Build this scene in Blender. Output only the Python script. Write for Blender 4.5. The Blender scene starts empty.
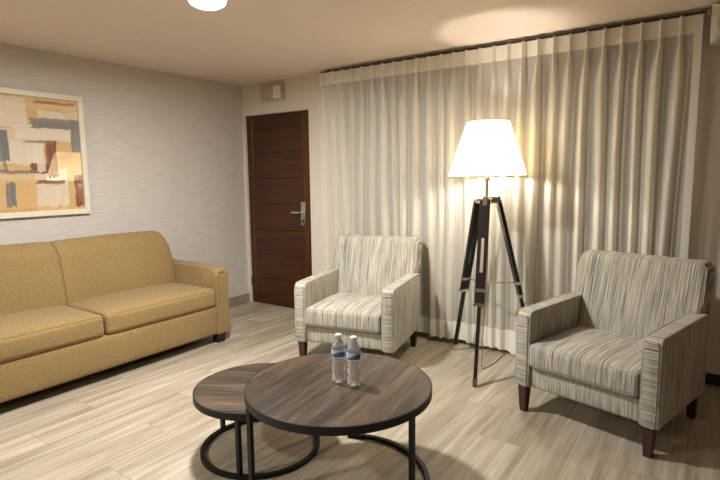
import bpy, bmesh, math, random
from mathutils import Vector, Matrix
R = math.radians
sc = bpy.context.scene
COL = sc.collection

# ------------------------------------------------------------------ camera, world, exposure
cam_d = bpy.data.cameras.new('camera')
cam_d.sensor_width = 36.0
cam_d.lens = 517.32 / 720 * 36.0
cam_d.clip_start = 0.05
cam = bpy.data.objects.new('camera', cam_d)
COL.objects.link(cam)
cr, cu, cf = Vector((0.82345653, 0.56726439, -0.01142185)), Vector((-0.05889579, 0.10548224, 0.99267557)), Vector((-0.5643143, 0.81675248, -0.12026952))
M = Matrix((cr, cu, -cf)).transposed().to_4x4()
M.translation = Vector((4.42912681, -4.1182556, 1.42180027))
cam.matrix_world = M
sc.camera = cam

w = bpy.data.worlds.new('world')
sc.world = w
w.use_nodes = True
w.node_tree.nodes['Background'].inputs[0].default_value = (0.9, 0.85, 0.78, 1)
w.node_tree.nodes['Background'].inputs[1].default_value = 0.05
sc.view_settings.view_transform = 'Standard'
sc.view_settings.look = 'None'
sc.view_settings.gamma = 1
sc.view_settings.use_curve_mapping = False
sc.view_settings.exposure = 0.1

H = 2.44
RX = 5.3      # right wall
RY = -6.2     # wall behind the camera


def lamp(name, kind, loc, energy, color, **kw):
    d = bpy.data.lights.new(name, kind)
    d.energy = energy
    d.color = color
    for k, v in kw.items():
        setattr(d, k, v)
    o = bpy.data.objects.new(name, d)
    o.location = loc
    COL.objects.link(o)
    return o


# seen ceiling lamp, then an added fill lamp behind the camera; fixtures further down
CEIL = [(2.04, -2.12), (1.5, -4.9)]
CEIL_E = [88, 70]
for (x, y), e in zip(CEIL, CEIL_E):
    lamp('ceiling_lamp_light', 'AREA', (x, y, H - 0.085), e, (1.0, 0.985, 0.965), shape='DISK', size=0.20)
# the bulb of the floor lamp
LX, LY = 3.035, -0.46     # floor lamp; its bulb is a glowing mesh
BULB = 420


# ------------------------------------------------------------------ helpers
def s2l(c):
    return tuple(((v / 255) / 12.92 if v / 255 <= 0.04045 else ((v / 255 + 0.055) / 1.055) ** 2.4) for v in c) + (1,)


def tag(o, label=None, cat=None, group=None, kind=None):
    if label: o['label'] = label
    if cat: o['category'] = cat
    if group: o['group'] = group
    if kind: o['kind'] = kind
    return o


def thing(name, label, cat, loc=(0, 0, 0), rz=0, group=None):
    o = bpy.data.objects.new(name, None)
    COL.objects.link(o)
    o.location = loc
    o.rotation_euler = (0, 0, rz)
    o.empty_display_size = 0.1
    return tag(o, label, cat, group)


def link(name, bm, mat, parent=None, smooth=True, ang=35):
    me = bpy.data.meshes.new(name)
    bmesh.ops.recalc_face_normals(bm, faces=bm.faces)
    bm.to_mesh(me)
    bm.free()
    if mat is not None:
        me.materials.append(mat)
    if smooth:
        me.shade_smooth()
        me.set_sharp_from_angle(angle=R(ang))
    o = bpy.data.objects.new(name, me)
    COL.objects.link(o)
    if parent:
        o.parent = parent
    return o


def box(bm, x0, x1, y0, y1, z0, z1, bev=0.0, seg=2):
    r = bmesh.ops.create_cube(bm, size=1)
    vs = r['verts']
    for v in vs:
        v.co = Vector(((x0 + x1) / 2 + v.co.x * (x1 - x0), (y0 + y1) / 2 + v.co.y * (y1 - y0), (z0 + z1) / 2 + v.co.z * (z1 - z0)))
    if bev:
        es = list({e for v in vs for e in v.link_edges})
        bmesh.ops.bevel(bm, geom=es, offset=bev, segments=seg, affect='EDGES', profile=0.5, clamp_overlap=True)
    return bm


def tube(bm, pts, r, n=8, closed=False, radii=None, square=False):
    pts = [Vector(p) for p in pts]
    N = len(pts)
    rings = []
    prev = None
    for i, p in enumerate(pts):
        if closed:
            t = (pts[(i + 1) % N] - pts[i - 1]).normalized()
        else:
            t = (pts[min(i + 1, N - 1)] - pts[max(i - 1, 0)]).normalized()
        if prev is None:
            a = Vector((0, 0, 1)) if abs(t.z) < 0.9 else Vector((1, 0, 0))
            u = (a - t * a.dot(t)).normalized()
        else:
            u = (prev - t * prev.dot(t)).normalized()
        prev = u
        v = t.cross(u)
        rr = radii[i] if radii else r
        ring = []
        for k in range(n):
            an = 2 * math.pi * k / n + (math.pi / 4 if square else 0)
            s = rr * (1.4142 if square else 1)
            ring.append(bm.verts.new(p + u * math.cos(an) * s + v * math.sin(an) * s))
        rings.append(ring)
    M2 = N if closed else N - 1
    for i in range(M2):
        a, b = rings[i], rings[(i + 1) % N]
        for k in range(n):
            bm.faces.new((a[k], a[(k + 1) % n], b[(k + 1) % n], b[k]))
    if not closed:
        bm.faces.new(rings[0][::-1])
        bm.faces.new(rings[-1])
    return bm


def lathe(bm, prof, cx=0, cy=0, n=40, cap0=True, cap1=True):
    rings = []
    for r, z in prof:
        rings.append([bm.verts.new((cx + r * math.cos(2 * math.pi * k / n), cy + r * math.sin(2 * math.pi * k / n), z)) for k in range(n)])
    for a, b in zip(rings, rings[1:]):
        for k in range(n):
            bm.faces.new((a[k], a[(k + 1) % n], b[(k + 1) % n], b[k]))
    if cap0: bm.faces.new(rings[0][::-1])
    if cap1: bm.faces.new(rings[-1])
    return bm


def prism(bm, poly, axis, a, b, bev=0.0, seg=3):
    """extrude a closed 2D polygon along an axis from a to b, rounding the cap edges"""
    def P(u, v, w):
        return {'x': (w, u, v), 'y': (u, w, v), 'z': (u, v, w)}[axis]
    A = [bm.verts.new(P(u, v, a)) for u, v in poly]
    B = [bm.verts.new(P(u, v, b)) for u, v in poly]
    n = len(poly)
    f1 = bm.faces.new(A)
    f2 = bm.faces.new(B[::-1])
    for k in range(n):
        bm.faces.new((A[k], B[k], B[(k + 1) % n], A[(k + 1) % n]))
    if bev:
        es = list(set(f1.edges) | set(f2.edges))
        bmesh.ops.bevel(bm, geom=es, offset=bev, segments=seg, affect='EDGES', profile=0.5, clamp_overlap=True)
    return bm


def roundpoly(pts, rad, seg=5):
    """round the corners of a polygon; rad is a number or one per corner"""
    out = []
    n = len(pts)
    for i in range(n):
        p = Vector(pts[i]); a = Vector(pts[i - 1]); b = Vector(pts[(i + 1) % n])
        r = rad[i] if isinstance(rad, (list, tuple)) else rad
        if r <= 0:
            out.append(tuple(p)); continue
        da = (a - p); db = (b - p)
        r = min(r, da.length * 0.49, db.length * 0.49)
        p0 = p + da.normalized() * r; p1 = p + db.normalized() * r
        for k in range(seg + 1):
            t = k / seg
            q = p0 * (1 - t) ** 2 + p * 2 * t * (1 - t) + p1 * t * t
            out.append((q.x, q.y))
    return out


def mapper(c, h, r, puff):
    c = Vector(c); h = Vector(h)
    def f(p):
        q = Vector([max(-(h[i] - r), min(h[i] - r, p[i])) for i in range(3)])
        d = p - q
        L = d.length
        if L > 1e-9:
            d = d * (max(abs(d[0]), abs(d[1]), abs(d[2])) / L)
        o = q + d
        e = [1 - (p[i] / h[i]) ** 2 for i in range(3)]
        m = [p[i] / h[i] for i in range(3)]
        o = o + Vector((puff[0] * m[0] * e[1] ** .6 * e[2] ** .6 if e[1] > 0 and e[2] > 0 else 0,
                        puff[1] * m[1] * e[0] ** .6 * e[2] ** .6 if e[0] > 0 and e[2] > 0 else 0,
                        puff[2] * m[2] * e[0] ** .6 * e[1] ** .6 if e[0] > 0 and e[1] > 0 else 0))
        return c + o
    return f


def rbox(bm, c, s, r, puff=(0, 0, 0), seg=12, cs=4, deform=None):
    h = [v / 2 for v in s]
    f = mapper(c, h, r, puff)
    lev = []
    for i in range(3):
        L = [-h[i] + r * k / cs for k in range(cs)]
        L += [-(h[i] - r) + 2 * (h[i] - r) * k / seg for k in range(seg + 1)]
        L += [h[i] - r + r * (k + 1) / cs for k in range(cs)]
        lev.append(L)
    cache = {}
    def V(i, j, k):
        if (i, j, k) not in cache:
            p = f(Vector((lev[0][i], lev[1][j], lev[2][k])))
            if deform: p = Vector(deform(p))
            cache[(i, j, k)] = bm.verts.new(p)
        return cache[(i, j, k)]
    N = len(lev[0]) - 1
    for a in range(N):
        for b in range(N):
            for e in (0, N):
                for q in (((e, a, b), (e, a + 1, b), (e, a + 1, b + 1), (e, a, b + 1)),
                          ((a, e, b), (a + 1, e, b), (a + 1, e, b + 1), (a, e, b + 1)),
                          ((a, b, e), (a + 1, b, e), (a + 1, b + 1, e), (a, b + 1, e))):
                    bm.faces.new([V(*t) for t in q])
    return bm


def edgepath(c, s, r, puff, axis, side, n=14, deform=None):
    """path of a piping cord along the rounded edge ring of an rbox"""
    h = [v / 2 for v in s]
    f = mapper(c, h, r, puff)
    o1, o2 = [i for i in range(3) if i != axis]
    pts = []
    for (a0, b0, a1, b1) in ((-1, -1, 1, -1), (1, -1, 1, 1), (1, 1, -1, 1), (-1, 1, -1, -1)):
        for k in range(n):
            t = k / n
            p = [0, 0, 0]
            p[axis] = side * h[axis]
            p[o1] = (a0 + (a1 - a0) * t) * h[o1]
            p[o2] = (b0 + (b1 - b0) * t) * h[o2]
            q = f(Vector(p))
            if deform: q = Vector(deform(q))
            pts.append(q)
    return pts


# ------------------------------------------------------------------ materials
class NT:
    def __init__(s, name):
        s.m = bpy.data.materials.new(name)
        s.m.use_nodes = True
        s.t = s.m.node_tree
        s.b = s.t.nodes['Principled BSDF']
        s.out = s.t.nodes['Material Output']
    def n(s, typ, **kw):
        nd = s.t.nodes.new(typ)
        for k, v in kw.items():
            setattr(nd, k, v)
        return nd
    def l(s, a, b):
        s.t.links.new(a, b)
    def math(s, op, a, b=None, clamp=False):
        nd = s.n('ShaderNodeMath', operation=op, use_clamp=clamp)
        for i, v in enumerate((a, b)):
            if v is None: continue
            if isinstance(v, (int, float)): nd.inputs[i].default_value = v
            else: s.l(v, nd.inputs[i])
        return nd.outputs[0]
    def coords(s, scale=(1, 1, 1), kind='Object', rot=(0, 0, 0), off=None):
        tc = s.n('ShaderNodeTexCoord')
        mp = s.n('ShaderNodeMapping')
        mp.inputs['Rotation'].default_value = rot
        mp.inputs['Scale'].default_value = scale
        src = tc.outputs[kind]
        if rot != (0, 0, 0):
            m0 = s.n('ShaderNodeMapping'); m0.inputs['Rotation'].default_value = rot
            s.l(src, m0.inputs[0]); src = m0.outputs[0]
            mp.inputs['Rotation'].default_value = (0, 0, 0)
        s.l(src, mp.inputs[0])
        return mp.outputs[0]
    def noise(s, vec, scale=1, detail=2, rough=0.5):
        nd = s.n('ShaderNodeTexNoise')
        s.l(vec, nd.inputs['Vector'])
        nd.inputs['Scale'].default_value = scale
        nd.inputs['Detail'].default_value = detail
        nd.inputs['Roughness'].default_value = rough
        return nd.outputs['Fac']
    def ramp(s, fac, stops, interp='LINEAR'):
        nd = s.n('ShaderNodeValToRGB')
        cr_ = nd.color_ramp
        cr_.interpolation = interp
        while len(cr_.elements) < len(stops): cr_.elements.new(0.5)
        for e, (p, c) in zip(cr_.elements, stops):
            e.position = p
            e.color = c if len(c) == 4 else tuple(c) + (1,)
        s.l(fac, nd.inputs[0])
        return nd.outputs[0]
    def mix(s, fac, a, b, mode='MIX'):
        nd = s.n('ShaderNodeMix', data_type='RGBA', blend_type=mode)
        for k, v in ((0, fac), (6, a), (7, b)):
            if isinstance(v, (int, float)): nd.inputs[k].default_value = v
            elif isinstance(v, tuple): nd.inputs[k].default_value = v
            else: s.l(v, nd.inputs[k])
        return nd.outputs[2]
    def bump(s, hgt, strength=0.3, dist=0.002):
        nd = s.n('ShaderNodeBump')
        nd.inputs['Strength'].default_value = strength
        nd.inputs['Distance'].default_value = dist
        s.l(hgt, nd.inputs['Height'])
        s.l(nd.outputs[0], s.b.inputs['Normal'])
    def base(s, v):
        if isinstance(v, tuple): s.b.inputs['Base Color'].default_value = v
        else: s.l(v, s.b.inputs['Base Color'])
    def set(s, **kw):
        for k, v in kw.items():
            s.b.inputs[k.replace('_', ' ')].default_value = v


def plain(name, rgb, rough=0.5, metal=0.0, var=0.06, scale=30, bump=0.0, coat=0.0):
    t = NT(name)
    c = s2l(rgb)
    f = t.noise(t.coords(), scale, 3)
    d = tuple(v * (1 - var * 2) for v in c[:3]) + (1,)
    u = tuple(min(1, v * (1 + var)) for v in c[:3]) + (1,)
    t.base(t.ramp(f, [(0.3, d), (0.7, u)]))
    t.set(Roughness=rough, Metallic=metal)
    if coat: t.b.inputs['Coat Weight'].default_value = coat
    if bump: t.bump(f, bump, 0.001)
    return t.m


def mat_floor():
    t = NT('wood_look_floor_planks')
    tc = t.n('ShaderNodeTexCoord')
    sp = t.n('ShaderNodeSeparateXYZ')
    t.l(tc.outputs['Object'], sp.inputs[0])
    X, Y = sp.outputs[0], sp.outputs[1]
    u = t.math('DIVIDE', t.math('SUBTRACT', X, 1.035), 0.2385)
    row = t.math('FLOOR', u)
    fu = t.math('SUBTRACT', u, row)
    v = t.math('DIVIDE', t.math('ADD', t.math('ADD', Y, t.math('MULTIPLY', row, 0.38)), 1.14 - 9 * 0.38), 1.2)
    col = t.math('FLOOR', v)
    fv = t.math('SUBTRACT', v, col)
    cb = t.n('ShaderNodeCombineXYZ')
    t.l(row, cb.inputs[0]); t.l(col, cb.inputs[1])
    wn = t.n('ShaderNodeTexWhiteNoise', noise_dimensions='3D')
    t.l(cb.outputs[0], wn.inputs[0])
    rnd = wn.outputs['Value']
    # grain coordinates shifted per plank
    c2 = t.n('ShaderNodeCombineXYZ')
    t.l(t.math('MULTIPLY', X, 17), c2.inputs[0])
    t.l(t.math('ADD', t.math('MULTIPLY', Y, 0.9), t.math('MULTIPLY', rnd, 40)), c2.inputs[1])
    t.l(t.math('MULTIPLY', rnd, 13), c2.inputs[2])
    g = t.noise(c2.outputs[0], 1.0, 5, 0.62)
    c3 = t.n('ShaderNodeCombineXYZ')
    t.l(t.math('MULTIPLY', X, 75), c3.inputs[0])
    t.l(t.math('ADD', t.math('MULTIPLY', Y, 2.4), t.math('MULTIPLY', rnd, 90)), c3.inputs[1])
    g2 = t.noise(c3.outputs[0], 1.0, 3, 0.6)
    gg = t.math('ADD', t.math('MULTIPLY', g, 0.72), t.math('MULTIPLY', g2, 0.28))
    c = t.ramp(gg, [(0.30, s2l((126, 113, 94))), (0.44, s2l((158, 146, 126))), (0.54, s2l((178, 167, 148))), (0.68, s2l((203, 193, 176)))])
    tone = t.ramp(rnd, [(0, (0.80, 0.79, 0.77)), (0.5, (0.93, 0.92, 0.90)), (1, (1.06, 1.05, 1.03))])
    c = t.mix(1.0, c, tone, 'MULTIPLY')
    eu = t.math('MINIMUM', fu, t.math('SUBTRACT', 1.0, fu))
    ev = t.math('MINIMUM', fv, t.math('SUBTRACT', 1.0, fv))
    e = t.math('MINIMUM', t.math('MULTIPLY', eu, 0.2385), t.math('MULTIPLY', ev, 1.2))
    gap = t.math('LESS_THAN', e, 0.0013)
    c = t.mix(gap, c, s2l((128, 116, 100)))
    t.base(c)
    t.set(Roughness=0.42)
    t.bump(t.math('SUBTRACT', g2, t.math('MULTIPLY', gap, 0.8)), 0.12, 0.001)
    return t.m


def mat_wallpaper():
    t = NT('grasscloth_wallpaper')
    a = t.noise(t.coords((1, 5, 120)), 1, 3, 0.6)
    b = t.noise(t.coords((1, 14, 300)), 1, 2, 0.6)
    g = t.math('ADD', t.math('MULTIPLY', a, 0.6), t.math('MULTIPLY', b, 0.4))
    t.base(t.ramp(g, [(0.35, s2l((190, 182, 173))), (0.65, s2l((211, 204, 195)))]))
    t.set(Roughness=0.8)
    t.bump(g, 0.25, 0.001)
    return t.m


def mat_stripes(name, sc3):
    """upholstery with short broken streaks; sc3 gives how fine the pattern is along x, y, z"""
    t = NT(name)
    a = t.noise(t.coords(sc3), 1.0, 3, 0.65)
    b = t.noise(t.coords(tuple(v * 1.35 + 0.7 for v in sc3)), 1.0, 2, 0.6)
    d = t.noise(t.coords(tuple(v * 0.55 for v in sc3)), 1.0, 2, 0.6)
    cream = s2l((176, 171, 155))
    c = t.ramp(a, [(0.37, s2l((84, 88, 87))), (0.45, s2l((142, 142, 134))), (0.53, cream), (0.70, s2l((212, 206, 192)))])
    tan = t.ramp(b, [(0.53, (0, 0, 0)), (0.62, (1, 1, 1))])
    c = t.mix(t.math('MULTIPLY', tan, 0.55), c, s2l((146, 124, 94)))
    dk = t.ramp(d, [(0.33, (1, 1, 1)), (0.42, (0, 0, 0))])
    c = t.mix(t.math('MULTIPLY', dk, 0.6), c, s2l((92, 94, 90)))
    t.base(c)
    t.set(Roughness=0.85)
    t.b.inputs['Sheen Weight'].default_value = 0.15
    t.bump(a, 0.5, 0.002)
    return t.m


def mat_sofa():
    t = NT('mustard_woven_upholstery')
    a = t.noise(t.coords((90, 90, 420)), 1, 3, 0.7)
    b = t.noise(t.coords((50, 420, 90)), 1, 3, 0.7)
    k = t.noise(t.coords(), 2.2, 2)
    g = t.math('ADD', t.math('MULTIPLY', a, 0.5), t.math('MULTIPLY', b, 0.5))
    c = t.ramp(g, [(0.36, s2l((104, 83, 48))), (0.5, s2l((140, 115, 70))), (0.64, s2l((166, 139, 91)))])
    c = t.mix(1.0, c, t.ramp(k, [(0.3, (0.93, 0.92, 0.90)), (0.7, (1.0, 1.0, 1.0))]), 'MULTIPLY')
    t.base(c)
    t.set(Roughness=0.85)
    t.b.inputs['Sheen Weight'].default_value = 0.12
    t.bump(g, 0.5, 0.0015)
    return t.m


def mat_wood(name, stops, scale, rot=0.0, rough=0.4, plank=None, bump=0.15):
    t = NT(name)
    v = t.coords(scale, rot=(0, 0, rot))
    a = t.noise(v, 1.0, 6, 0.62)
    v2 = t.coords(tuple(x * 0.35 for x in scale), rot=(0, 0, rot))
    b = t.noise(v2, 1.0, 2, 0.5)
    g = t.math('ADD', t.math('MULTIPLY', a, 0.6), t.math('MULTIPLY', b, 0.4))
    c = t.ramp(g, stops)
    if plank:
        tc = t.n('ShaderNodeTexCoord'); m0 = t.n('ShaderNodeMapping'); m0.inputs['Rotation'].default_value = (0, 0, rot)
        t.l(tc.outputs['Object'], m0.inputs[0])
        sp = t.n('ShaderNodeSeparateXYZ'); t.l(m0.outputs[0], sp.inputs[0])
        u = t.math('DIVIDE', sp.outputs[0], plank)
        row = t.math('FLOOR', u)
        wn = t.n('ShaderNodeTexWhiteNoise', noise_dimensions='1D'); t.l(row, wn.inputs['W'])
        tone = t.ramp(wn.outputs['Value'], [(0, (0.62, 0.61, 0.60)), (0.5, (0.92, 0.90, 0.87)), (1, (1.2, 1.15, 1.06))])
        c = t.mix(1.0, c, tone, 'MULTIPLY')
    t.base(c)
    t.set(Roughness=rough)
    t.bump(a, bump, 0.001)
    return t.m


def mat_sheer(name, rgb, transp, transl):
    t = NT(name)
    c = s2l(rgb)
    f = t.noise(t.coords((400, 400, 40)), 1, 2)
    col = t.ramp(f, [(0.3, tuple(v * 0.9 for v in c[:3])), (0.7, c)])
    df = t.n('ShaderNodeBsdfDiffuse'); t.l(col, df.inputs[0])
    tr = t.n('ShaderNodeBsdfTranslucent'); t.l(col, tr.inputs[0])
    tp = t.n('ShaderNodeBsdfTransparent')
    m1 = t.n('ShaderNodeMixShader'); m1.inputs[0].default_value = transl
    t.l(df.outputs[0], m1.inputs[1]); t.l(tr.outputs[0], m1.inputs[2])
    if transp > 0:
        m2 = t.n('ShaderNodeMixShader')
        # a thin weave closes up when seen edge-on
        lw = t.n('ShaderNodeLayerWeight'); lw.inputs[0].default_value = 0.5
        tf = t.math('MULTIPLY', t.math('SUBTRACT', 1.0, lw.outputs['Facing']), transp)
        t.l(tf, m2.inputs[0])
        t.l(m1.outputs[0], m2.inputs[1]); t.l(tp.outputs[0], m2.inputs[2])
        t.l(m2.outputs[0], t.out.inputs[0])
    else:
        t.l(m1.outputs[0], t.out.inputs[0])
    return t.m


def mat_glass(name, ior=1.45, rough=0.0, col=(1, 1, 1, 1)):
    """thin clear sheet: transparent, with the mirror reflection of glass"""
    t = NT(name)
    gl = t.n('ShaderNodeBsdfGlossy'); gl.inputs['Roughness'].default_value = rough
    tp = t.n('ShaderNodeBsdfTransparent'); tp.inputs[0].default_value = col
    lw = t.n('ShaderNodeLayerWeight'); lw.inputs[0].default_value = 0.5
    f0 = ((ior - 1) / (ior + 1)) ** 2
    frv = t.math('ADD', t.math('MULTIPLY', t.math('POWER', lw.outputs['Facing'], 5.0), 1 - f0), f0)
    mx = t.n('ShaderNodeMixShader')
    t.l(frv, mx.inputs[0]); t.l(tp.outputs[0], mx.inputs[1]); t.l(gl.outputs[0], mx.inputs[2])
    t.l(mx.outputs[0], t.out.inputs[0])
    return t.m


M_floor = mat_floor()
M_paper = mat_wallpaper()
M_wall = plain('beige_painted_wall', (222, 213, 198), 0.75, var=0.02, scale=60, bump=0.05)
M_ceil = plain('cream_painted_ceiling', (225, 212, 199), 0.8, var=0.02, scale=40, bump=0.05)
M_wallr = plain('taupe_low_bounce_wall', (130, 114, 96), 0.75, var=0.02, scale=60, bump=0.05)  # for the unseen walls, darkened to cut bounced light
M_bb = mat_wood('greige_wood_skirting', [(0.3, s2l((128, 116, 98))), (0.7, s2l((162, 150, 130)))], (40, 2, 40), rough=0.5)
M_bbdark = plain('dark_brown_skirting', (48, 34, 26), 0.5)
M_white = plain('white_paint', (226, 220, 208), 0.5, var=0.02)
M_door = mat_wood('dark_reddish_wood_veneer', [(0.3, s2l((44, 20, 5))), (0.5, s2l((66, 33, 10))), (0.7, s2l((86, 46, 15)))], (3, 3, 60), rough=0.38)
M_doorv = mat_wood('dark_reddish_wood_stile', [(0.3, s2l((50, 24, 7))), (0.5, s2l((74, 39, 12))), (0.7, s2l((94, 52, 18)))], (60, 60, 3), rough=0.38)
M_steel = plain('brushed_steel', (196, 192, 184), 0.3, 1.0, var=0.05, scale=120)
M_chrome = plain('polished_chrome', (220, 218, 214), 0.12, 1.0, var=0.03)
M_black = plain('black_metal', (17, 15, 14), 0.5, 0.3, var=0.1)
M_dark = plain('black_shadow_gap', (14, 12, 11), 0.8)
M_sofa = mat_sofa()
M_sofap = plain('mustard_piping', (136, 108, 64), 0.8, var=0.1, scale=200)
M_sleg = plain('black_brown_wood', (34, 24, 20), 0.4, var=0.15)
M_sx = mat_stripes('streaked_upholstery_upright', (250, 3.6, 3.6))
M_sy = mat_stripes('streaked_upholstery_side', (3.6, 250, 3.6))
M_sz = mat_stripes('streaked_upholstery_level', (3.6, 3.6, 250))
M_spipe = plain('grey_cream_piping', (172, 166, 150), 0.8, var=0.2, scale=90)
M_cleg = mat_wood('mahogany_leg', [(0.3, s2l((38, 17, 12))), (0.7, s2l((70, 35, 23)))], (40, 40, 4), rough=0.3)
M_tdark = mat_wood('dark_stained_tripod_wood', [(0.3, s2l((18, 11, 9))), (0.7, s2l((42, 25, 19)))], (50, 50, 4), rough=0.3)
wst = [(0.30, s2l((32, 26, 21))), (0.44, s2l((58, 48, 39))), (0.54, s2l((80, 67, 54))), (0.68, s2l((110, 95, 78)))]
M_top = mat_wood('weathered_brown_planks', wst, (70, 4, 70), rot=R(-8), rough=0.34, plank=0.085)
M_top2 = mat_wood('weathered_brown_planks_dark', wst, (70, 4, 70), rot=R(62), rough=0.38, plank=0.075)
M_sheer = mat_sheer('cream_sheer_voile', (248, 243, 230), 0.36, 0.35)
M_pleat = mat_sheer('cream_sheer_gathered_folds', (250, 246, 234), 0.05, 0.30)
M_sheerhem = mat_sheer('cream_sheer_double_layer', (252, 248, 236), 0.05, 0.15)
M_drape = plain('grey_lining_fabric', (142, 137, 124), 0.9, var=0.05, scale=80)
M_shade = mat_sheer('white_linen_lampshade', (214, 202, 176), 0.0, 0.80)
M_plast = plain('white_plastic', (228, 222, 210), 0.4, var=0.02)
M_plastb = plain('beige_plastic', (190, 176, 150), 0.5, var=0.02)
M_grille = plain('pale_grille', (224, 216, 200), 0.5, var=0.02)
M_glass = mat_glass('picture_glass', 2.1)


# ------------------------------------------------------------------ the room
bm = bmesh.new(); box(bm, -0.15, RX + 0.15, RY - 0.15, 0.2, -0.1, 0)
tag(link('floor', bm, M_floor, smooth=False), kind='structure')
bm = bmesh.new(); box(bm, -0.15, RX + 0.15, RY - 0.15, 0.2, H, H + 0.1)
tag(link('ceiling', bm, M_ceil, smooth=False), kind='structure')
bm = bmesh.new(); box(bm, -0.15, 0, RY - 0.15, 0.2, 0, H)
tag(link('wall_left', bm, M_paper, smooth=False), kind='structure')
bm = bmesh.new(); box(bm, RX, RX + 0.15, RY - 0.15, 0.2, 0, H)
tag(link('wall_right', bm, M_wallr, smooth=False), kind='structure')
bm = bmesh.new(); box(bm, 0, RX, RY - 0.15, RY, 0, H)
tag(link('wall_front', bm, M_wallr, smooth=False), kind='structure')
DX0, DX1, DZ = 0.030, 0.966, 2.118
bm = bmesh.new()
box(bm, 0, DX0, 0, 0.2, 0, H)
box(bm, DX0, DX1, 0, 0.2, DZ, H)
box(bm, DX1, RX, 0, 0.2, 0, H)
box(bm, DX0, DX1, 0.15, 0.2, 0, DZ)
tag(link('wall_back', bm, M_wall, smooth=False), kind='structure')
bm = bmesh.new(); box(bm, 0, 0.014, RY, -0.001, 0, 0.10, 0.003)
tag(link('baseboard_left', bm, M_bb, smooth=False), kind='structure')
bm = bmesh.new(); box(bm, DX1 + 0.03, RX, -0.014, 0, 0, 0.075, 0.003)
tag(link('baseboard_back', bm, M_bbdark, smooth=False), kind='structure')
bm = bmesh.new(); box(bm, RX - 0.014, RX, RY, -0.015, 0, 0.075, 0.003)
tag(link('baseboard_right', bm, M_bbdark, smooth=False), kind='structure')

# door
bm = bmesh.new()
ly = 0.022
zz = [0.012, 0.30, 0.58, 0.86, 1.14, 1.42, 1.70, 1.95]
zt = DZ - 0.012
for i, z in enumerate(zz):
    z1 = zz[i + 1] if i + 1 < len(zz) else zt
    box(bm, DX0 + 0.1025, DX1 - 0.1095, ly, ly + 0.04, z + 0.002, z1 - 0.002, 0.003, 1)
box(bm, DX0 + 0.02, DX1 - 0.02, ly + 0.008, ly + 0.042, 0.015, zt - 0.003)
door = tag(link('door_1', bm, M_door, smooth=False), kind='structure')
bm = bmesh.new()
box(bm, DX0 + 0.012, DX0 + 0.103, ly, ly + 0.04, 0.012, zt, 0.003, 1)
box(bm, DX1 - 0.110, DX1 - 0.016, ly, ly + 0.04, 0.012, zt, 0.003, 1)
link('door_stile', bm, M_doorv, door, smooth=False)
bm = bmesh.new()
box(bm, DX0, DX0 + 0.006, 0.002, 0.15, 0, DZ - 0.002)
box(bm, DX0 + 0.006, DX1 - 0.006, 0.002, 0.15, DZ - 0.008, DZ - 0.002)
link('door_frame', bm, M_white, door, smooth=False)
bm = bmesh.new()
box(bm, DX1 - 0.008, DX1 - 0.001, 0.001, 0.15, 0, DZ - 0.01)
link('door_gap_shade', bm, M_dark, door, smooth=False)  # black strip painted as the shade in the gap beside the leaf
bm = bmesh.new(); box(bm, 0.820, 0.886, ly - 0.012, ly, 0.925, 1.175, 0.005)
hp = link('lock_plate', bm, M_steel, door)
bm = bmesh.new()
tube(bm, [(0.845, ly - 0.01, 1.062), (0.845, ly - 0.052, 1.062)], 0.013, 12)
tube(bm, [(0.853, ly - 0.05, 1.062), (0.80, ly - 0.052, 1.062), (0.728, ly - 0.048, 1.062)], 0.014, 12)
link('lever_handle', bm, M_chrome, hp)
bm = bmesh.new()
box(bm, 0.838, 0.856, ly - 0.0155, ly - 0.012, 0.955, 0.985, 0.002)
link('keyhole', bm, M_black, hp)
for z in (1.88, 0.25):
    bm = bmesh.new(); tube(bm, [(DX0 + 0.012, ly - 0.006, z - 0.05), (DX0 + 0.012, ly - 0.006, z + 0.05)], 0.008, 10)
    link('hinge', bm, M_steel, door)

# ------------------------------------------------------------------ grey lining behind the sheer
def cloth_grid(x0, x1, z0, z1, nx, nz, fy, fz=None, thick=0.0):
    bm = bmesh.new()
    g = []
    for i in range(nx + 1):
        x = x0 + (x1 - x0) * i / nx
        colv = []
        for j in range(nz + 1):
            t = j / nz
            zb = fz(x) if fz else z0
            z = zb + (z1 - zb) * t
            xx, yy = fy(x, z)
            colv.append(bm.verts.new((xx, yy, z)))
        g.append(colv)
    for i in range(nx):
        for j in range(nz):
            bm.faces.new((g[i][j], g[i + 1][j], g[i + 1][j + 1], g[i][j + 1]))
    if thick:
        bmesh.ops.solidify(bm, geom=bm.faces[:], thickness=thick)
    return bm

rnd = random.Random(4)
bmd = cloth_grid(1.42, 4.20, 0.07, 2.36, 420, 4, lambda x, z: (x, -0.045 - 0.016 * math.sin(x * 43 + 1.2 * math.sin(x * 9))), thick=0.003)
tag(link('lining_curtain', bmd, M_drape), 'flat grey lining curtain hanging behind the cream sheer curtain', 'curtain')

# ------------------------------------------------------------------ sheer curtain
ZC, ZH = 2.402, 2.290     # top edge and lower edge of the heading
CX0, CX1 = 1.245, 4.292
PX = [1.298 + 0.1108 * i for i in range(27)]
rnd = random.Random(11)
FOLD = []
for i, x in enumerate(PX):
    FOLD.append(dict(x=x, a=rnd.uniform(0.038, 0.062), w=rnd.uniform(0.020, 0.034), d=rnd.uniform(-0.035, 0.035),
                     s=rnd.uniform(-0.6, 0.6), ph=rnd.uniform(0, 6.28), b=rnd.uniform(0.004, 0.013)))


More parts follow.
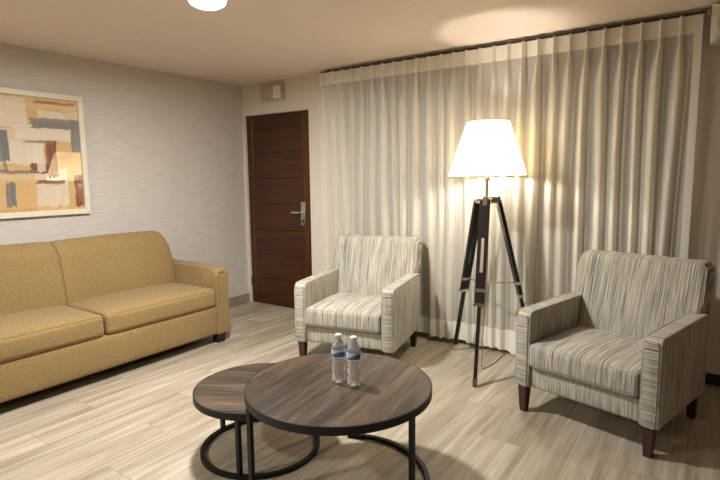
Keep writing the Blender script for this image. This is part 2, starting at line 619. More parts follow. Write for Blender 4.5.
def sheer_y(x, z):
    y = -0.150
    if z > ZH:
        s = 0
        for f in FOLD:
            dx = x - f['x']
            if abs(dx) < 0.05:
                s += 0.042 * math.exp(-(dx / 0.0085) ** 2)
        return (x, y - s)
    t = min(1, (ZH - z) / ZH)
    k = min(1, (ZH - z) / 0.28)
    k = k * k * (3 - 2 * k)
    s = 0
    for f in FOLD:
        xc = f['x'] + f['d'] * t ** 0.8 + 0.008 * math.sin(2.2 * z + f['ph']) * k
        dx = x - xc
        if abs(dx) < 0.16:
            wd = 0.0085 + (f['w'] - 0.0085) * k
            a = 0.042 + (f['a'] - 0.042) * k
            sk = wd * (1 + 0.45 * f['s'] * k * (1 if dx > 0 else -1))
            s += a * math.exp(-abs(dx / sk) ** 2.2)
            s += f['b'] * k * math.exp(-((dx - 0.052) / 0.012) ** 2)
    s += 0.006 * k * math.sin(x * 31 + 1.5 * math.sin(z * 1.3)) + 0.005 * k * t * math.sin(x * 12.7 + 2)
    # the fold that hangs forward beside the lamp
    s += 0.028 * math.exp(-((x - 3.155) / 0.030) ** 2) * t ** 1.5
    return (x, y - s + 0.012 * t)


def zbot(x):
    return 0.036 + 0.010 * math.sin(x * 3.1 + 0.4) + 0.004 * math.sin(x * 17) - 0.020 * math.exp(-((x - 3.155) / 0.032) ** 2)


cur = thing('sheer_curtain', 'long cream pinch-pleated sheer curtain across the back wall behind the tripod lamp', 'curtain', (0, 0, 0))
HEM = 0.20
link('sheer_panel', cloth_grid(CX0, CX1 - 0.045, HEM, ZH, 1500, 44, sheer_y), M_sheer, cur, ang=180)
hb = link('heading_band', cloth_grid(CX0, CX1, ZH, ZC, 1500, 4, sheer_y), M_sheerhem, cur, ang=180)
link('hem_band', cloth_grid(CX0, CX1, 0, HEM, 1500, 6, sheer_y, zbot), M_sheerhem, cur, ang=180)
link('side_hem', cloth_grid(CX1 - 0.045, CX1, HEM, ZH, 14, 40, sheer_y), M_sheerhem, cur, ang=180)

for f in FOLD:
    bm = bmesh.new()
    rows = []
    for j in range(41):
        z = 0.10 + (ZC - 0.004 - 0.10) * j / 40
        t_ = min(1, (ZH - z) / ZH); k = max(0, min(1, (ZH - z) / 0.28)); k = k * k * (3 - 2 * k); t_ = max(0, t_)
        xc = f['x'] + f['d'] * t_ ** 0.8 + 0.008 * math.sin(2.2 * z + f['ph']) * k
        wd = (0.0068 + (f['w'] - 0.0068) * k) * 0.72
        a_ = (0.030 + (f['a'] - 0.030) * k) * 0.55
        rows.append([bm.verts.new((xc + wd * u_, -0.146 + 0.012 * t_ - a_ * (1 - abs(u_) ** 2 * 0.7), z)) for u_ in (-1, -.5, 0, .5, 1)])
    for ra, rb_ in zip(rows, rows[1:]):
        for q_ in range(4):
            bm.faces.new((ra[q_], ra[q_ + 1], rb_[q_ + 1], rb_[q_]))
    link('pleat_fold', bm, M_pleat, cur, ang=180)

trk = thing('curtain_track', 'slim dark curtain track under the ceiling above the sheer curtain', 'curtain track', (0, 0, 0))
bm = bmesh.new(); box(bm, CX0 - 0.005, CX1 + 0.02, -0.142, -0.122, 2.409, 2.424, 0.003)
link('rail', bm, plain('dark_bronze_rail', (70, 60, 50), 0.5, 0.2), trk, smooth=False)
for i in range(6):
    x = CX0 + 0.06 + (CX1 - CX0 - 0.1) * i / 5
    bm = bmesh.new(); box(bm, x - 0.012, x + 0.012, -0.135, 0.0, 2.424, 2.439, 0.002); link('bracket', bm, M_plastb, trk, smooth=False)
bm = bmesh.new(); box(bm, CX1 + 0.02, CX1 + 0.034, -0.152, -0.118, 2.390, 2.424, 0.004)
link('end_cap', bm, M_steel, trk)

# ------------------------------------------------------------------ wall fittings
t = thing('door_chime_box', 'small beige box with a pale grille on the wall above the brown door', 'wall box', (0.335, 0, 2.235))
bm = bmesh.new(); box(bm, 0, 0.315, -0.045, 0, 0, 0.165, 0.008)
link('housing', bm, M_plastb, t)
bm = bmesh.new(); box(bm, 0.195, 0.30, -0.050, -0.046, 0.015, 0.15, 0.003)
g = link('grille', bm, M_grille, t)
bm = bmesh.new()
for i in range(4):
    for j in range(3):
        box(bm, 0.203 + j * 0.033, 0.229 + j * 0.033, -0.0535, -0.0505, 0.026 + i * 0.031, 0.045 + i * 0.031)
link('grille_slot', bm, plain('grille_white', (246, 240, 226), 0.5, var=0.01), g, smooth=False)
bm = bmesh.new(); box(bm, 0.095, 0.125, -0.049, -0.0455, 0.022, 0.030)
link('indicator', bm, M_bbdark, t, smooth=False)

t = thing('light_switch', 'white double light switch on the wall seen through the left end of the sheer curtain', 'light switch', (1.20, 0, 1.44))
bm = bmesh.new(); box(bm, -0.04, 0.075, -0.010, 0, -0.01, 0.13, 0.004)
pl = link('switch_plate', bm, M_plast, t)
for x in (-0.014, 0.028):
    bm = bmesh.new(); box(bm, x, x + 0.022, -0.016, -0.0105, 0.03, 0.09, 0.003)
    link('rocker', bm, M_steel, t)

t = thing('air_conditioner', 'white wall air conditioner at the upper right corner of the view beside the curtain', 'air conditioner', (4.335, -0.001, 2.215))
prof = roundpoly([(0.0, 0.02), (0.0, 0.215), (-0.25, 0.215), (-0.275, 0.11), (-0.20, 0.0), (-0.06, 0.0)], [0.005, 0.02, 0.03, 0.06, 0.04, 0.03])
bm = bmesh.new(); prism(bm, prof, 'x', 0.045, 0.80, 0.002)
link('casing', bm, M_plast, t)
bm = bmesh.new(); prism(bm, prof, 'x', 0.0, 0.043, 0.014, 4)
link('side_cover', bm, M_plast, t)
bm = bmesh.new(); box(bm, 0.06, 0.77, -0.165, -0.07, -0.004, 0.001, 0.001)
link('air_outlet', bm, plain('grey_louvre', (120, 118, 112), 0.5), t, smooth=False)

# ceiling lamps, the second an added fill
for i, (x, y) in enumerate(CEIL):
    lab = 'round white ceiling lamp glowing at the top edge of the view' if i == 0 else 'added round white fill lamp out of view on the ceiling, farther from the brown door'
    t = thing('ceiling_lamp', lab, 'ceiling lamp', (x, y, H))
    bm = bmesh.new(); lathe(bm, [(0.112, -0.001), (0.112, -0.03), (0.106, -0.035)], n=48)
    link('lamp_base', bm, M_plast, t)
    bm = bmesh.new(); lathe(bm, [(0.104, -0.036), (0.096, -0.055), (0.07, -0.070), (0.03, -0.078), (0.005, -0.080)], n=48)
    e = NT('frosted_lamp_diffuser')
    e.b.inputs['Emission Color'].default_value = (0.70, 0.97, 0.97, 1)
    e.b.inputs['Emission Strength'].default_value = 2.5
    e.base((0.9, 0.9, 0.9, 1))
    link('diffuser', bm, e.m, t)

# ------------------------------------------------------------------ picture
PY1, PY0, PZ0, PZ1 = -1.790, -3.15, 1.143, 2.112
pic = thing('framed_picture', 'large framed abstract painting in ochre, grey and brown above the sofa', 'picture', (0, (PY0 + PY1) / 2, PZ0))
oy, oz = (PY0 + PY1) / 2, PZ0
FW = 0.042
bm = bmesh.new()
for (a, b, c, d) in ((PY0, PY1, PZ0, PZ0 + FW), (PY0, PY1, PZ1 - FW, PZ1), (PY0, PY0 + FW, PZ0 + FW, PZ1 - FW), (PY1 - FW, PY1, PZ0 + FW, PZ1 - FW)):
    box(bm, 0.002, 0.036, a - oy, b - oy, c - oz, d - oz, 0.003, 1)
link('frame', bm, plain('whitewashed_frame', (226, 216, 196), 0.45, var=0.04), pic, smooth=False)
# the painted sheet: strokes laid over each other, coloured per vertex
rp = random.Random(5)
def P2(px, py):
    """a stroke position on the visible right part of the sheet: u from its right edge, v from its top, in metres"""
    return px, py
OCH, CRM, GRY, BRN, PAL, TAN, SAN = (222, 184, 126), (234, 222, 202), (128, 124, 120), (132, 72, 26), (228, 206, 172), (200, 156, 96), (214, 196, 168)
# (u0,u1,v0,v1,colour,opacity,vertical brush?)   u measured leftwards from the right edge, v downwards from the top
ST = [(0, 1.4, 0, 1.0, OCH, 1, 0), (0.32, 0.62, 0.02, 0.24, CRM, .8, 0), (0.62, 1.3, 0.0, 0.30, SAN, .8, 0), (0.25, 0.72, 0.25, 0.34, PAL, .8, 0),
      (0.27, 0.62, 0.34, 0.52, CRM, .85, 1), (0.0, 0.10, 0.06, 0.20, PAL, .8, 0), (0.0, 0.40, 0.22, 0.33, CRM, .85, 0), (0.10, 0.26, 0.10, 0.16, CRM, .9, 0),
      (0.0, 0.30, 0.155, 0.235, GRY, .95, 0), (0.0, 0.055, 0.16, 0.42, GRY, .95, 1), (0.24, 0.30, 0.36, 0.56, CRM, .8, 1), (0.1, 0.3, 0.55, 0.85, CRM, .75, 1),
      (0.30, 0.8, 0.60, 0.64, PAL, .7, 0), (0.155, 0.222, 0.33, 0.62, BRN, 1, 1), (0.215, 0.32, 0.505, 0.585, BRN, 1, 0), (0.235, 0.285, 0.36, 0.58, CRM, .85, 1),
      (0.115, 0.29, 0.645, 0.675, BRN, .95, 0), (0.17, 0.34, 0.337, 0.352, GRY, .9, 0), (0.0, 0.055, 0.60, 0.86, BRN, 1, 1), (0.015, 0.27, 0.022, 0.045, (150, 86, 44), .95, 0),
      (0.435, 0.49, 0.27, 0.50, GRY, 1, 1), (0.455, 0.475, 0.48, 0.58, GRY, .8, 1), (0.29, 0.70, 0.565, 0.59, GRY, .9, 0), (0.42, 0.475, 0.655, 0.84, GRY, 1, 1), (0.62, 0.70, 0.30, 0.62, BRN, .9, 1),
      (0.3, 0.7, 0.86, 0.92, TAN, .6, 0), (0.75, 0.95, 0.5, 0.75, GRY, .9, 0), (0.8, 1.2, 0.25, 0.4, CRM, .8, 0), (0.95, 1.02, 0.1, 0.8, BRN, .9, 1)]
SW, SH = PY1 - PY0 - 2 * FW, PZ1 - PZ0 - 2 * FW
nu, nv = 340, 240
# smooth random rows for ragged brush edges
def rag(n, seed, step):
    r_ = random.Random(seed); k = [r_.uniform(-1, 1) for _ in range(n // step + 3)]
    return [k[i // step] * (1 - (i % step) / step) + k[i // step + 1] * ((i % step) / step) for i in range(n + 1)]
bm = bmesh.new()
lay = bm.loops.layers.float_color.new('paint')
gv = [[None] * (nv + 1) for _ in range(nu + 1)]
gc = [[None] * (nv + 1) for _ in range(nu + 1)]
prep = []
for k, s_ in enumerate(ST):
    s_ = (s_[0] * 1.22, s_[1] * 1.22) + s_[2:]
    prep.append((s_, rag(nu, k * 3 + 1, 3), rag(nv, k * 3 + 2, 3), rag(nu, k * 3 + 90, 14), rag(nv, k * 3 + 91, 14)))
LIN = {}
for i in range(nu + 1):
    for j in range(nv + 1):
        u = SW * i / nu; v = SH * j / nv
        c = None
        for (u0, u1, v0, v1, cc, op, vert), ru, rv, wu, wv in prep:
            ed = 0.008
            if vert:
                a0, a1 = u0 + wv[j] * 0.006, u1 + wv[j] * 0.006
                b0, b1 = v0 + ru[i] * ed, v1 + ru[i] * ed * 1.8
                streak = ru[i]
            else:
                a0, a1 = u0 + rv[j] * ed, u1 + rv[j] * ed * 1.8
                b0, b1 = v0 + wu[i] * 0.006, v1 + wu[i] * 0.006
                streak = rv[j]
            if u0 == 0: a0 = -1
            if a0 <= u <= a1 and b0 <= v <= b1:
                q = s2l(cc)[:3]
                if c is None: c = [x * (1 + 0.05 * streak) for x in q]
                else:
                    o_ = op * (1 - 0.22 * max(0, streak))
                    c = [a * (1 - o_) + b * o_ for a, b in zip(c, q)]
        if c is None: c = s2l(OCH)[:3]
        gc[i][j] = (c[0], c[1], c[2], 1)
        gv[i][j] = bm.verts.new((0.014, PY1 - FW - u - oy, PZ1 - FW - v - oz))
for i in range(nu):
    for j in range(nv):
        f = bm.faces.new((gv[i][j], gv[i][j + 1], gv[i + 1][j + 1], gv[i + 1][j]))
        for lp, (a, b) in zip(f.loops, ((i, j), (i, j + 1), (i + 1, j + 1), (i + 1, j))):
            lp[lay] = gc[a][b]
t = NT('abstract_brush_painting')
at_ = t.n('ShaderNodeAttribute', attribute_name='paint')
ns = t.noise(t.coords((60, 60, 60)), 1, 3)
t.base(t.mix(1.0, at_.outputs['Color'], t.ramp(ns, [(0.3, (0.93, 0.93, 0.93)), (0.7, (1, 1, 1))]), 'MULTIPLY'))
t.set(Roughness=0.6)
link('painted_sheet', bm, t.m, pic, smooth=False)
bm = bmesh.new(); box(bm, 0.003, 0.013, PY0 + FW - oy - .01, PY1 - FW - oy + .01, FW - .01, PZ1 - PZ0 - FW + .01)
link('backing_board', bm, M_plastb, pic, smooth=False)
bm = bmesh.new()
vs = [bm.verts.new((0.022, y, z)) for y, z in ((PY0 + FW - oy, FW), (PY1 - FW - oy, FW), (PY1 - FW - oy, PZ1 - PZ0 - FW), (PY0 + FW - oy, PZ1 - PZ0 - FW))]
bm.faces.new(vs)
link('glass', bm, M_glass, pic, smooth=False)

# ------------------------------------------------------------------ sofa  (local: x depth from the wall, y length)
SY1, SY0 = -1.105, -3.335
sofa = thing('sofa', 'long mustard yellow two-seat fabric sofa under the painting', 'sofa', (0.05, (SY0 + SY1) / 2, 0))
Ls = (SY1 - SY0) / 2          # half length
AW = 0.125
def sl(p): return (p[0] - 0.05, p[1] - (SY0 + SY1) / 2, p[2])
# base
bm = bmesh.new()
rbox(bm, (0.46, 0, 0.205), (0.82, 2 * Ls - 2 * AW + 0.01, 0.25), 0.02, (0.008, 0, 0), seg=6, cs=2)
link('base', bm, M_sofa, sofa)
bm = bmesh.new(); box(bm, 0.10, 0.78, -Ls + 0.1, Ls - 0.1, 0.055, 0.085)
link('underside', bm, M_dark, sofa, smooth=False)  # black sheet standing in for the shade beneath the sofa
# arms: side profile rounded at the front top
for s in (-1, 1):
    ap = roundpoly([(0.0, 0.075), (0.876, 0.075), (0.885, 0.655), (0.0, 0.668)], [0.01, 0.012, 0.085, 0.03], 8)
    y0, y1 = (Ls - AW, Ls) if s > 0 else (-Ls, -Ls + AW)
    bm = bmesh.new(); prism(bm, ap, 'y', y0, y1, 0.034, 4)
    # the arm swells a little towards its top
    for v in bm.verts:
        k = max(0, (v.co.z - 0.35) / 0.3)
        v.co.y += -s * 0.012 * k * (1 if (v.co.y - (y0 + y1) / 2) * s < 0 else -0.4)
    arm = link('armrest', bm, M_sofa, sofa)
    bm = bmesh.new()
    path = [(0.890, y0 + 0.026, 0.36), (0.891, y0 + 0.020, 0.55), (0.882, y0 + 0.024, 0.615), (0.884, (y0 + y1) / 2 - .01, 0.632), (0.884, (y0 + y1) / 2 + .02, 0.632)]
    tube(bm, path, 0.0045, 6)
    link('piping', bm, M_sofap, arm)
# seat cushions
sh = (2 * Ls - 2 * AW) / 2
for s in (-1, 1):
    c = (0.530, s * (sh / 2) + 0.0, 0.405); S = (0.70, sh - 0.006, 0.155); pf = (0.010, 0.0, 0.030)
    bm = bmesh.new(); rbox(bm, c, S, 0.032, pf, seg=12, cs=3)
    q = link('seat_cushion', bm, M_sofa, sofa)
    bm = bmesh.new(); tube(bm, edgepath(c, S, 0.032, pf, 2, 1), 0.005, 6, closed=True); tube(bm, edgepath(c, S, 0.032, pf, 2, -1), 0.005, 6, closed=True)
    link('piping', bm, M_sofap, q)
# back: a rolled profile swept along the length, its outer top corner rounded
def back_profile(top, inset):
    pts = [(0.08, 0.42), (0.365 - inset, 0.42), (0.350 - inset, 0.62), (0.285 - inset, top - 0.075), (0.190 - inset, top), (0.09, top - 0.015), (0.05, top - 0.10)]
    return roundpoly(pts, [0.01, 0.02, 0.12, 0.08, 0.06, 0.04, 0.04], 6)
for s in (-1, 1):
    bm = bmesh.new()
    rc = 0.115
    ys = [0.0006, 0.006, 0.012, 0.03] + [0.06 + (sh - rc - 0.06) * k / 10 for k in range(11)] + [sh - rc * (1 - math.sin(R(90 * k / 8))) for k in range(1, 9)]
    rings = []
    for y in ys:
        e = max(0, y - (sh - rc))
        drop = rc - math.sqrt(max(0, rc * rc - e * e))
        seam = 0.008 * max(0, 1 - y / 0.03) ** 2
        crown = 0.010 * math.sin(math.pi * min(1, y / sh)) ** 0.7
        pr = back_profile(0.964 + crown - drop - seam, seam + (0.35 * drop if e else 0) - crown)
        rings.append([bm.verts.new((px - 0.0, s * y, pz)) for px, pz in pr])
    for a_, b_ in zip(rings, rings[1:]):
        for k in range(len(a_)):
            bm.faces.new((a_[k], a_[(k + 1) % len(a_)], b_[(k + 1) % len(a_)], b_[k]))
    bm.faces.new(rings[0]); bm.faces.new(rings[-1])
    q = link('back_cushion', bm, M_sofa, sofa, ang=60)
    bm = bmesh.new()
    pr = back_profile(0.956, 0.006)
    tube(bm, [(px, s * 0.004, pz) for px, pz in pr[6:40]], 0.0035, 6)
    link('piping', bm, M_sofap, q)
bm = bmesh.new(); rbox(bm, (0.075, 0, 0.47), (0.13, 2 * Ls - 2 * AW, 0.72), 0.03, seg=5, cs=2)
link('backrest', bm, M_sofa, sofa)
for x, y in ((0.83, Ls - 0.08), (0.83, -Ls + 0.08), (0.07, Ls - 0.08), (0.07, -Ls + 0.08)):
    bm = bmesh.new(); r_ = bmesh.ops.create_cube(bm, size=1)
    for v in r_['verts']:
        k = 0.82 if v.co.z < 0 else 1.0
        v.co = Vector((x + v.co.x * 0.075 * k, y + v.co.y * 0.10 * k, 0.0385 + v.co.z * 0.077))
    bmesh.ops.bevel(bm, geom=bm.edges[:], offset=0.004, segments=2, affect='EDGES')
    link('leg', bm, M_sleg, sofa)

# ------------------------------------------------------------------ armchairs (local: front edge at y=0, depth +y)
def make_armchair(label):
    ch = thing('armchair', label, 'armchair', group='streaked fabric armchairs by the curtain')
    HW, AT, ZA, ZB = 0.402, 0.092, 0.632, 0.163
    # arms
    for s in (-1, 1):
        x0, x1 = (HW - AT, HW) if s > 0 else (-HW, -HW + AT)
        ap = roundpoly([(0.0, ZB), (0.0, ZA - 0.008), (0.68, ZA), (0.70, ZB + 0.01)], [0.01, 0.055, 0.01, 0.01], 7)
        bm = bmesh.new(); prism(bm, ap, 'x', x0, x1, 0.020, 4)
        arm = link('armrest', bm, M_sy, ch)
        fp = roundpoly([(x0 + 0.012, ZB + 0.004), (x1 - 0.012, ZB + 0.004), (x1 - 0.012, ZA - 0.03), (x0 + 0.012, ZA - 0.03)], [0.006, 0.006, 0.02, 0.02], 4)
        bm = bmesh.new(); prism(bm, fp, 'y', -0.007, 0.006, 0.005, 2)
        link('front_panel', bm, M_sz, arm)
        bm = bmesh.new()
        for xe in (x0 + 0.007, x1 - 0.007):
            tube(bm, [(xe, 0.003, ZB + 0.012), (xe, 0.003, ZA - 0.07), (xe, 0.007, ZA - 0.035), (xe, 0.022, ZA - 0.016), (xe, 0.055, ZA - 0.009), (xe, 0.30, ZA - 0.006), (xe, 0.64, ZA - 0.003)], 0.0045, 6)
        link('piping', bm, M_spipe, arm)
    # front rail and body
    bm = bmesh.new(); rbox(bm, (0, 0.36, 0.227), (2 * (HW - AT) + 0.004, 0.68, 0.128), 0.015, (0, 0.010, 0), seg=6, cs=2)
    link('seat_base', bm, M_sx, ch)
    # back: tilted slab, full width above the arms, rolled top
    def bd(p):
        x, y, z = p
        k = (z - 0.20) / 0.70
        y2 = y + 0.196 * k
        wd = 1.0 - 0.045 * max(0, k)
        if z < ZA + 0.008:
            t_ = min(1, max(0, (ZA + 0.008 - z)) / 0.03)
            # tucks in between the arms at the front
            if y < 0.645: wd = 1 - t_ * (1 - (HW - AT + 0.004) / 0.398) + 0.045 * max(0, k) * t_
        x2 = x * wd
        # top corners rounded
        e = abs(x2) - (0.382 - 0.05); h_ = z - (0.910 - 0.05)
        if e > 0 and h_ > 0:
            L = math.hypot(e, h_); k2 = max(e, h_) / L
            x2 = math.copysign(0.382 - 0.05 + e * k2, x2); z = 0.910 - 0.05 + h_ * k2
        return (x2, y2, z)
    c = (0, 0.585, 0.540); S = (0.796, 0.15, 0.745)
    bm = bmesh.new(); rbox(bm, c, S, 0.035, (0, 0.020, 0), seg=22, cs=4, deform=bd)
    bk = link('backrest', bm, M_sx, ch)
    bm = bmesh.new()
    pp = [p + Vector((0, -0.001, 0)) for p in edgepath(c, S, 0.035, (0, 0.020, 0), 1, -1, 22, deform=bd) if p.z > ZA + 0.02]
    # keep the open run over the top
    i0 = max(range(len(pp)), key=lambda i: (pp[i] - pp[i - 1]).length)
    pp = pp[i0:] + pp[:i0]
    tube(bm, pp, 0.0042, 6)
    link('piping', bm, M_spipe, bk)
    # seat cushion
    c = (0, 0.285, 0.368); S = (2 * (HW - AT) - 0.006, 0.60, 0.135); pf = (0, 0.008, 0.028)
    bm = bmesh.new(); rbox(bm, c, S, 0.022, pf, seg=12, cs=3)
    st = link('seat_cushion', bm, M_sx, ch)
    bm = bmesh.new(); tube(bm, edgepath(c, S, 0.022, pf, 2, 1), 0.0045, 6, closed=True); tube(bm, edgepath(c, S, 0.022, pf, 2, -1), 0.0045, 6, closed=True)
    link('piping', bm, M_spipe, st)
    for x in (-1, 1):
        for y in (0.032, 0.655):
            bm = bmesh.new(); r_ = bmesh.ops.create_cube(bm, size=1)
            for v in r_['verts']:
                k = 0.68 if v.co.z < 0 else 1.0
                off = (0.012 if y > 0.3 else -0.0) * (1 if v.co.z < 0 else 0)
                v.co = Vector((x * (HW - 0.048) + v.co.x * 0.058 * k, y + off + v.co.y * 0.058 * k, 0.083 + v.co.z * 0.166))
            bmesh.ops.bevel(bm, geom=bm.edges[:], offset=0.003, segments=2, affect='EDGES')
            link('leg', bm, M_cleg, ch)
    return ch


def copy_tree(o, parent=None):
    c = o.copy()
    COL.objects.link(c)
    if parent: c.parent = parent
    for k in list(o.children):
        copy_tree(k, c)
    return c


ch1 = make_armchair('streaked grey and cream armchair at the right, beside the tripod lamp')
ch1.location = (3.865, -1.20, 0); ch1.rotation_euler.z = R(-14.9)
ch2 = copy_tree(ch1)
ch2['label'] = 'streaked grey and cream armchair between the brown door and the tripod lamp'
ch2.location = (2.185, -1.115, 0); ch2.rotation_euler.z = R(12.2)

# ------------------------------------------------------------------ tripod floor lamp
lp = thing('floor_lamp', 'tripod floor lamp with white shade and dark wooden legs between the armchairs', 'floor lamp', (LX, LY, 0))
bm = bmesh.new()
prof = [(0.290, 1.418), (0.150, 1.812)]
n = 64
lathe(bm, [(0.280, 1.418), (0.2475, 1.5165), (0.215, 1.615), (0.1825, 1.7135), (0.150, 1.812)], n=n, cap0=False, cap1=False)
shd = link('lamp_shade', bm, M_shade, lp, ang=180)
for r_, z in ((0.2805, 1.420), (0.1505, 1.811)):
    bm = bmesh.new()
    tube(bm, [(r_ * math.cos(2 * math.pi * k / n), r_ * math.sin(2 * math.pi * k / n), z) for k in range(n)], 0.0035, 6, closed=True)
    link('trim', bm, plain('cream_shade_trim', (196, 184, 158), 0.7), shd)
bm = bmesh.new()
for k in range(3):
    a = k * 2.0944 + .3
    tube(bm, [(0.015 * math.cos(a), 0.015 * math.sin(a), 1.79), (0.149 * math.cos(a), 0.149 * math.sin(a), 1.808)], 0.002, 5)
tube(bm, [(0.045, 0, 1.40), (0.05, 0, 1.60), (0.02, 0, 1.79), (-0.02, 0, 1.79), (-0.05, 0, 1.60), (-0.045, 0, 1.40)], 0.0018, 5)
link('shade_carrier', bm, M_chrome, shd)
bm = bmesh.new(); lathe(bm, [(0.012, 1.445), (0.016, 1.47), (0.03, 1.50), (0.032, 1.53), (0.022, 1.555), (0.004, 1.565)], n=24)
for v in bm.verts:
    k_ = (v.co.z - 1.445) / 0.07
    v.co.x -= 0.034 * k_; v.co.y -= 0.022 * k_; v.co.z += 0.008 * k_
e = NT('glowing_bulb')
e.b.inputs['Emission Color'].default_value = (1, 0.90, 0.78, 1)
e.b.inputs['Emission Strength'].default_value = BULB
bulb = link('bulb', bm, e.m, lp)
bulb.visible_shadow = True
bm = bmesh.new()
lathe(bm, [(0.011, 1.262), (0.011, 1.385), (0.022, 1.388), (0.022, 1.412), (0.014, 1.416), (0.016, 1.444)], n=24)
link('stem', bm, M_steel, lp)
bm = bmesh.new()
hp_ = [(0.088 * math.cos(R(a)), 0.088 * math.sin(R(a))) for a in range(0, 360, 60)]
prism(bm, hp_, 'z', 1.222, 1.272, 0.006, 2)
hub = link('hub', bm, M_chrome, lp)
bm = bmesh.new()
tube(bm, [(0.05, -0.06, 1.25), (0.075, -0.075, 1.25)], 0.014, 12)
link('knob', bm, M_chrome, hub)

ANG = [152, 284, 36]
RAD = [0.36, 0.468, 0.40]
for a, rf in zip(ANG, RAD):
    d = Vector((math.cos(R(a)), math.sin(R(a)), 0)); sd = Vector((-d.y, d.x, 0))
    top = d * 0.085 + Vector((0, 0, 1.245)); foot = d * rf + Vector((0, 0, 0.0))
    ax = (foot - top)
    def A(t_, o1=0, o2=0):
        nrm = ax.normalized().cross(sd)
        return top + ax * t_ + sd * o1 + nrm * o2
    def bar(bm, t0, t1, w0, w1, off=0, th=0.013, off1=None):
        off1 = off if off1 is None else off1
        vs = []
        for t_, w_, of in ((t0, w0, off), (t1, w1, off1)):
            vs.append([bm.verts.new(A(t_, of + sx * w_ / 2, sy * th)) for sx, sy in ((-1, -1), (1, -1), (1, 1), (-1, 1))])
        bm.faces.new(vs[0][::-1]); bm.faces.new(vs[1])
        for k in range(4):
            bm.faces.new((vs[0][k], vs[0][(k + 1) % 4], vs[1][(k + 1) % 4], vs[1][k]))
    bm = bmesh.new()
    bar(bm, 0.0, 0.21, 0.074, 0.074)
    for s in (-1, 1):
        bar(bm, 0.21, 0.50, 0.026, 0.022, s * 0.024)
    bar(bm, 0.50, 0.572, 0.070, 0.070)
    lg = link('leg', bm, M_tdark, lp, smooth=False)
    bm = bmesh.new(); bar(bm, 0.40, 0.975, 0.026, 0.024, 0, 0.011)
    link('lower_leg', bm, M_tdark, lg, smooth=False)
    bm = bmesh.new(); bar(bm, 0.955, 0.998, 0.032, 0.028, 0, 0.0145)
    link('foot_ferrule', bm, M_chrome, lg, smooth=False)
    for c0, c1 in ((0.488, 0.506), (0.566, 0.583)):
        bm = bmesh.new(); bar(bm, c0, c1, 0.080, 0.080, 0, 0.015)
        link('clamp', bm, M_chrome, lg, smooth=False)
    bm = bmesh.new(); bar(bm, -0.02, 0.03, 0.030, 0.030, 0, 0.016); tube(bm, [A(0.01, -0.045), A(0.01, 0.045)], 0.010, 10)
    link('hinge_bracket', bm, M_chrome, lg, smooth=False)
    bm = bmesh.new()
    q = A(0.497)
    tube(bm, [(0.0, 0.0, q.z), tuple(q)], 0.0045, 8)
    link('brace', bm, M_chrome, lp)
bm = bmesh.new(); lathe(bm, [(0.018, 0.612), (0.018, 0.635), (0.006, 0.640), (0.006, 0.655)], n=20)
link('brace_hub', bm, M_chrome, lp)
bm = bmesh.new()
cp = []
for k in range(25):
    t_ = k / 24
    cp.append((0.012 + 0.01 * math.sin(t_ * 5) + 0.012 * t_, -0.01 - 0.07 * t_ ** 1.5, 1.23 - 1.226 * t_))
cp += [(0.028, -0.10, 0.004), (0.035, -0.12, 0.004), (0.055, -0.07, 0.004), (0.065, 0.05, 0.004), (0.06, 0.20, 0.004), (0.06, 0.36, 0.004), (0.12, 0.41, 0.004)]
tube(bm, cp, 0.0028, 6)
link('power_cord', bm, plain('grey_cord', (120, 108, 90), 0.5), lp)

# ------------------------------------------------------------------ nesting coffee tables
def circ(cx, cy, r, a0, a1, z, n=72):
    return [(cx + r * math.cos(R(a0 + (a1 - a0) * k / n)), cy + r * math.sin(R(a0 + (a1 - a0) * k / n)), z) for k in range(n + 1)]


def table(name, label, loc, rt, h, mat, ring, legs, rr):
    t = thing(name, label, 'coffee table', (loc[0], loc[1], 0))
    bm = bmesh.new(); lathe(bm, [(rt - 0.006, h - 0.030), (rt - 0.004, h - 0.002), (rt - 0.006, h)], n=96)
    link('tabletop', bm, mat, t)
    bm = bmesh.new()
    rings = [(rt - 0.0035, h - 0.001), (rt, h - 0.001), (rt, h - 0.036), (rt - 0.022, h - 0.036), (rt - 0.022, h - 0.031), (rt - 0.0035, h - 0.031)]
    lathe(bm, rings + [rings[0]], n=96, cap0=False, cap1=False)
    bmesh.ops.remove_doubles(bm, verts=bm.verts, dist=1e-5)
    link('metal_rim', bm, M_black, t)
    a0, a1 = ring
    bm = bmesh.new()
    closed = abs(a1 - a0) >= 360
    pts = circ(0, 0, rr, a0, a1, 0.0105)
    if closed: pts = pts[:-1]
    tube(bm, pts, 0.0105, 4, closed=closed, square=True)
    link('base_ring', bm, M_black, t)
    for a in legs:
        x, y = rr * math.cos(R(a)), rr * math.sin(R(a))
        bm = bmesh.new(); tube(bm, [(x, y, 0.018), (x, y, h - 0.036)], 0.0105, 4, square=True)
        link('leg', bm, M_black, t, smooth=False)
    return t


table('coffee_table', 'larger round brown wood coffee table with black metal base, holding two water bottles', (3.038, -2.290), 0.428, 0.48, M_top,
      (121, -128), (121, -6, -128), 0.41)
table('coffee_table', 'smaller lower round coffee table partly tucked under the larger one', (2.500, -2.276), 0.334, 0.342, M_top2,
      (0, 360), (57, 180, 296), 0.302)

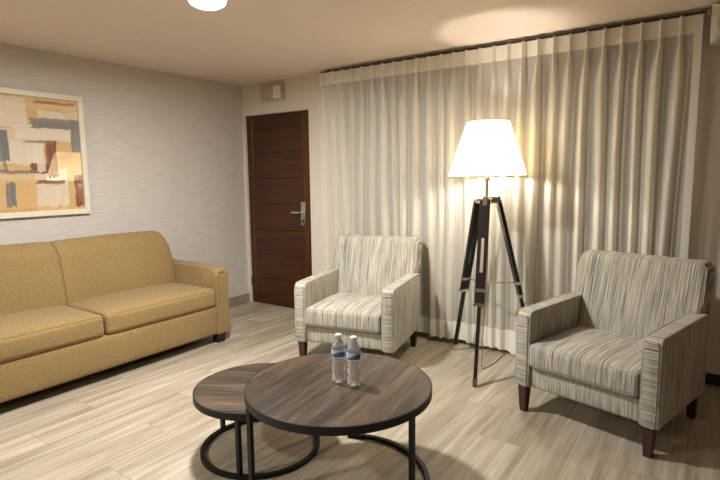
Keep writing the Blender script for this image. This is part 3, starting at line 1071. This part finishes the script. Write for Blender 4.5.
# ------------------------------------------------------------------ water bottles
M_pet = NT('clear_plastic_bottle')
M_pet.base((0.96, 0.98, 0.98, 1)); M_pet.set(Roughness=0.04, IOR=1.33); M_pet.b.inputs['Transmission Weight'].default_value = 0.86  # white diffuse share stands in for reflections on the ribs
M_pet = M_pet.m
def mat_label():
    t = NT('blue_white_bottle_label')
    tc = t.n('ShaderNodeTexCoord'); sp = t.n('ShaderNodeSeparateXYZ'); t.l(tc.outputs['Object'], sp.inputs[0])
    an = t.math('ARCTAN2', sp.outputs[1], sp.outputs[0])
    wv = t.math('ADD', t.math('MULTIPLY', t.math('SINE', t.math('MULTIPLY', an, 2.0)), 0.007), sp.outputs[2])
    c = t.ramp(t.math('DIVIDE', wv, 0.24), [(0.0, s2l((82, 118, 170))), (0.625, s2l((82, 118, 170))), (0.635, s2l((210, 222, 236))), (1, s2l((222, 230, 240)))], 'LINEAR')
    wh = t.math('MULTIPLY', t.math('GREATER_THAN', t.math('SINE', t.math('ADD', t.math('MULTIPLY', an, 2.0), 0.9)), 0.86), t.math('LESS_THAN', sp.outputs[2], 0.150))
    t.base(t.mix(wh, c, s2l((235, 238, 242))))
    t.set(Roughness=0.3)
    return t.m
M_lab = mat_label()
def make_bottle(label, loc, rz):
    t = thing('water_bottle', label, 'water bottle', loc, rz, group='plastic water bottles on the coffee table')
    r = 0.0325
    prof = [(0.010, 0.004), (0.024, 0.0), (0.030, 0.004), (r, 0.014), (r, 0.028)]
    for k in range(5):
        z = 0.036 + k * 0.017
        prof += [(r - 0.0005, z), (r - 0.0030, z + 0.005), (r - 0.0030, z + 0.008), (r - 0.0002, z + 0.013)]
    prof += [(r - 0.002, 0.126), (r - 0.001, 0.130), (r - 0.001, 0.166), (r, 0.170), (0.030, 0.180), (0.022, 0.198), (0.0145, 0.210), (0.0125, 0.216), (0.0125, 0.220)]
    bm = bmesh.new(); lathe(bm, prof, n=32)
    link('bottle_body', bm, M_pet, t, ang=60)
    bm = bmesh.new()
    lathe(bm, [(0.0142, 0.2205), (0.0152, 0.222), (0.0152, 0.236), (0.0135, 0.238)], n=28)
    link('cap', bm, plain('white_cap', (238, 238, 234), 0.4, var=0.01), t)
    bm = bmesh.new(); lathe(bm, [(r + 0.0002, 0.132), (r + 0.0002, 0.168)], n=40, cap0=False, cap1=False)
    link('label', bm, M_lab, t)
    return t
bt = make_bottle('clear water bottle with blue label, left one of the pair on the coffee table', (3.027, -2.275, 0.4805), 0.2)
bt.scale = (1, 1, 0.95)
b2 = copy_tree(bt); b2.location = (3.108, -2.268, 0.4805); b2.rotation_euler.z = 0.6
b2['label'] = 'clear water bottle with blue label, right one of the pair on the coffee table'
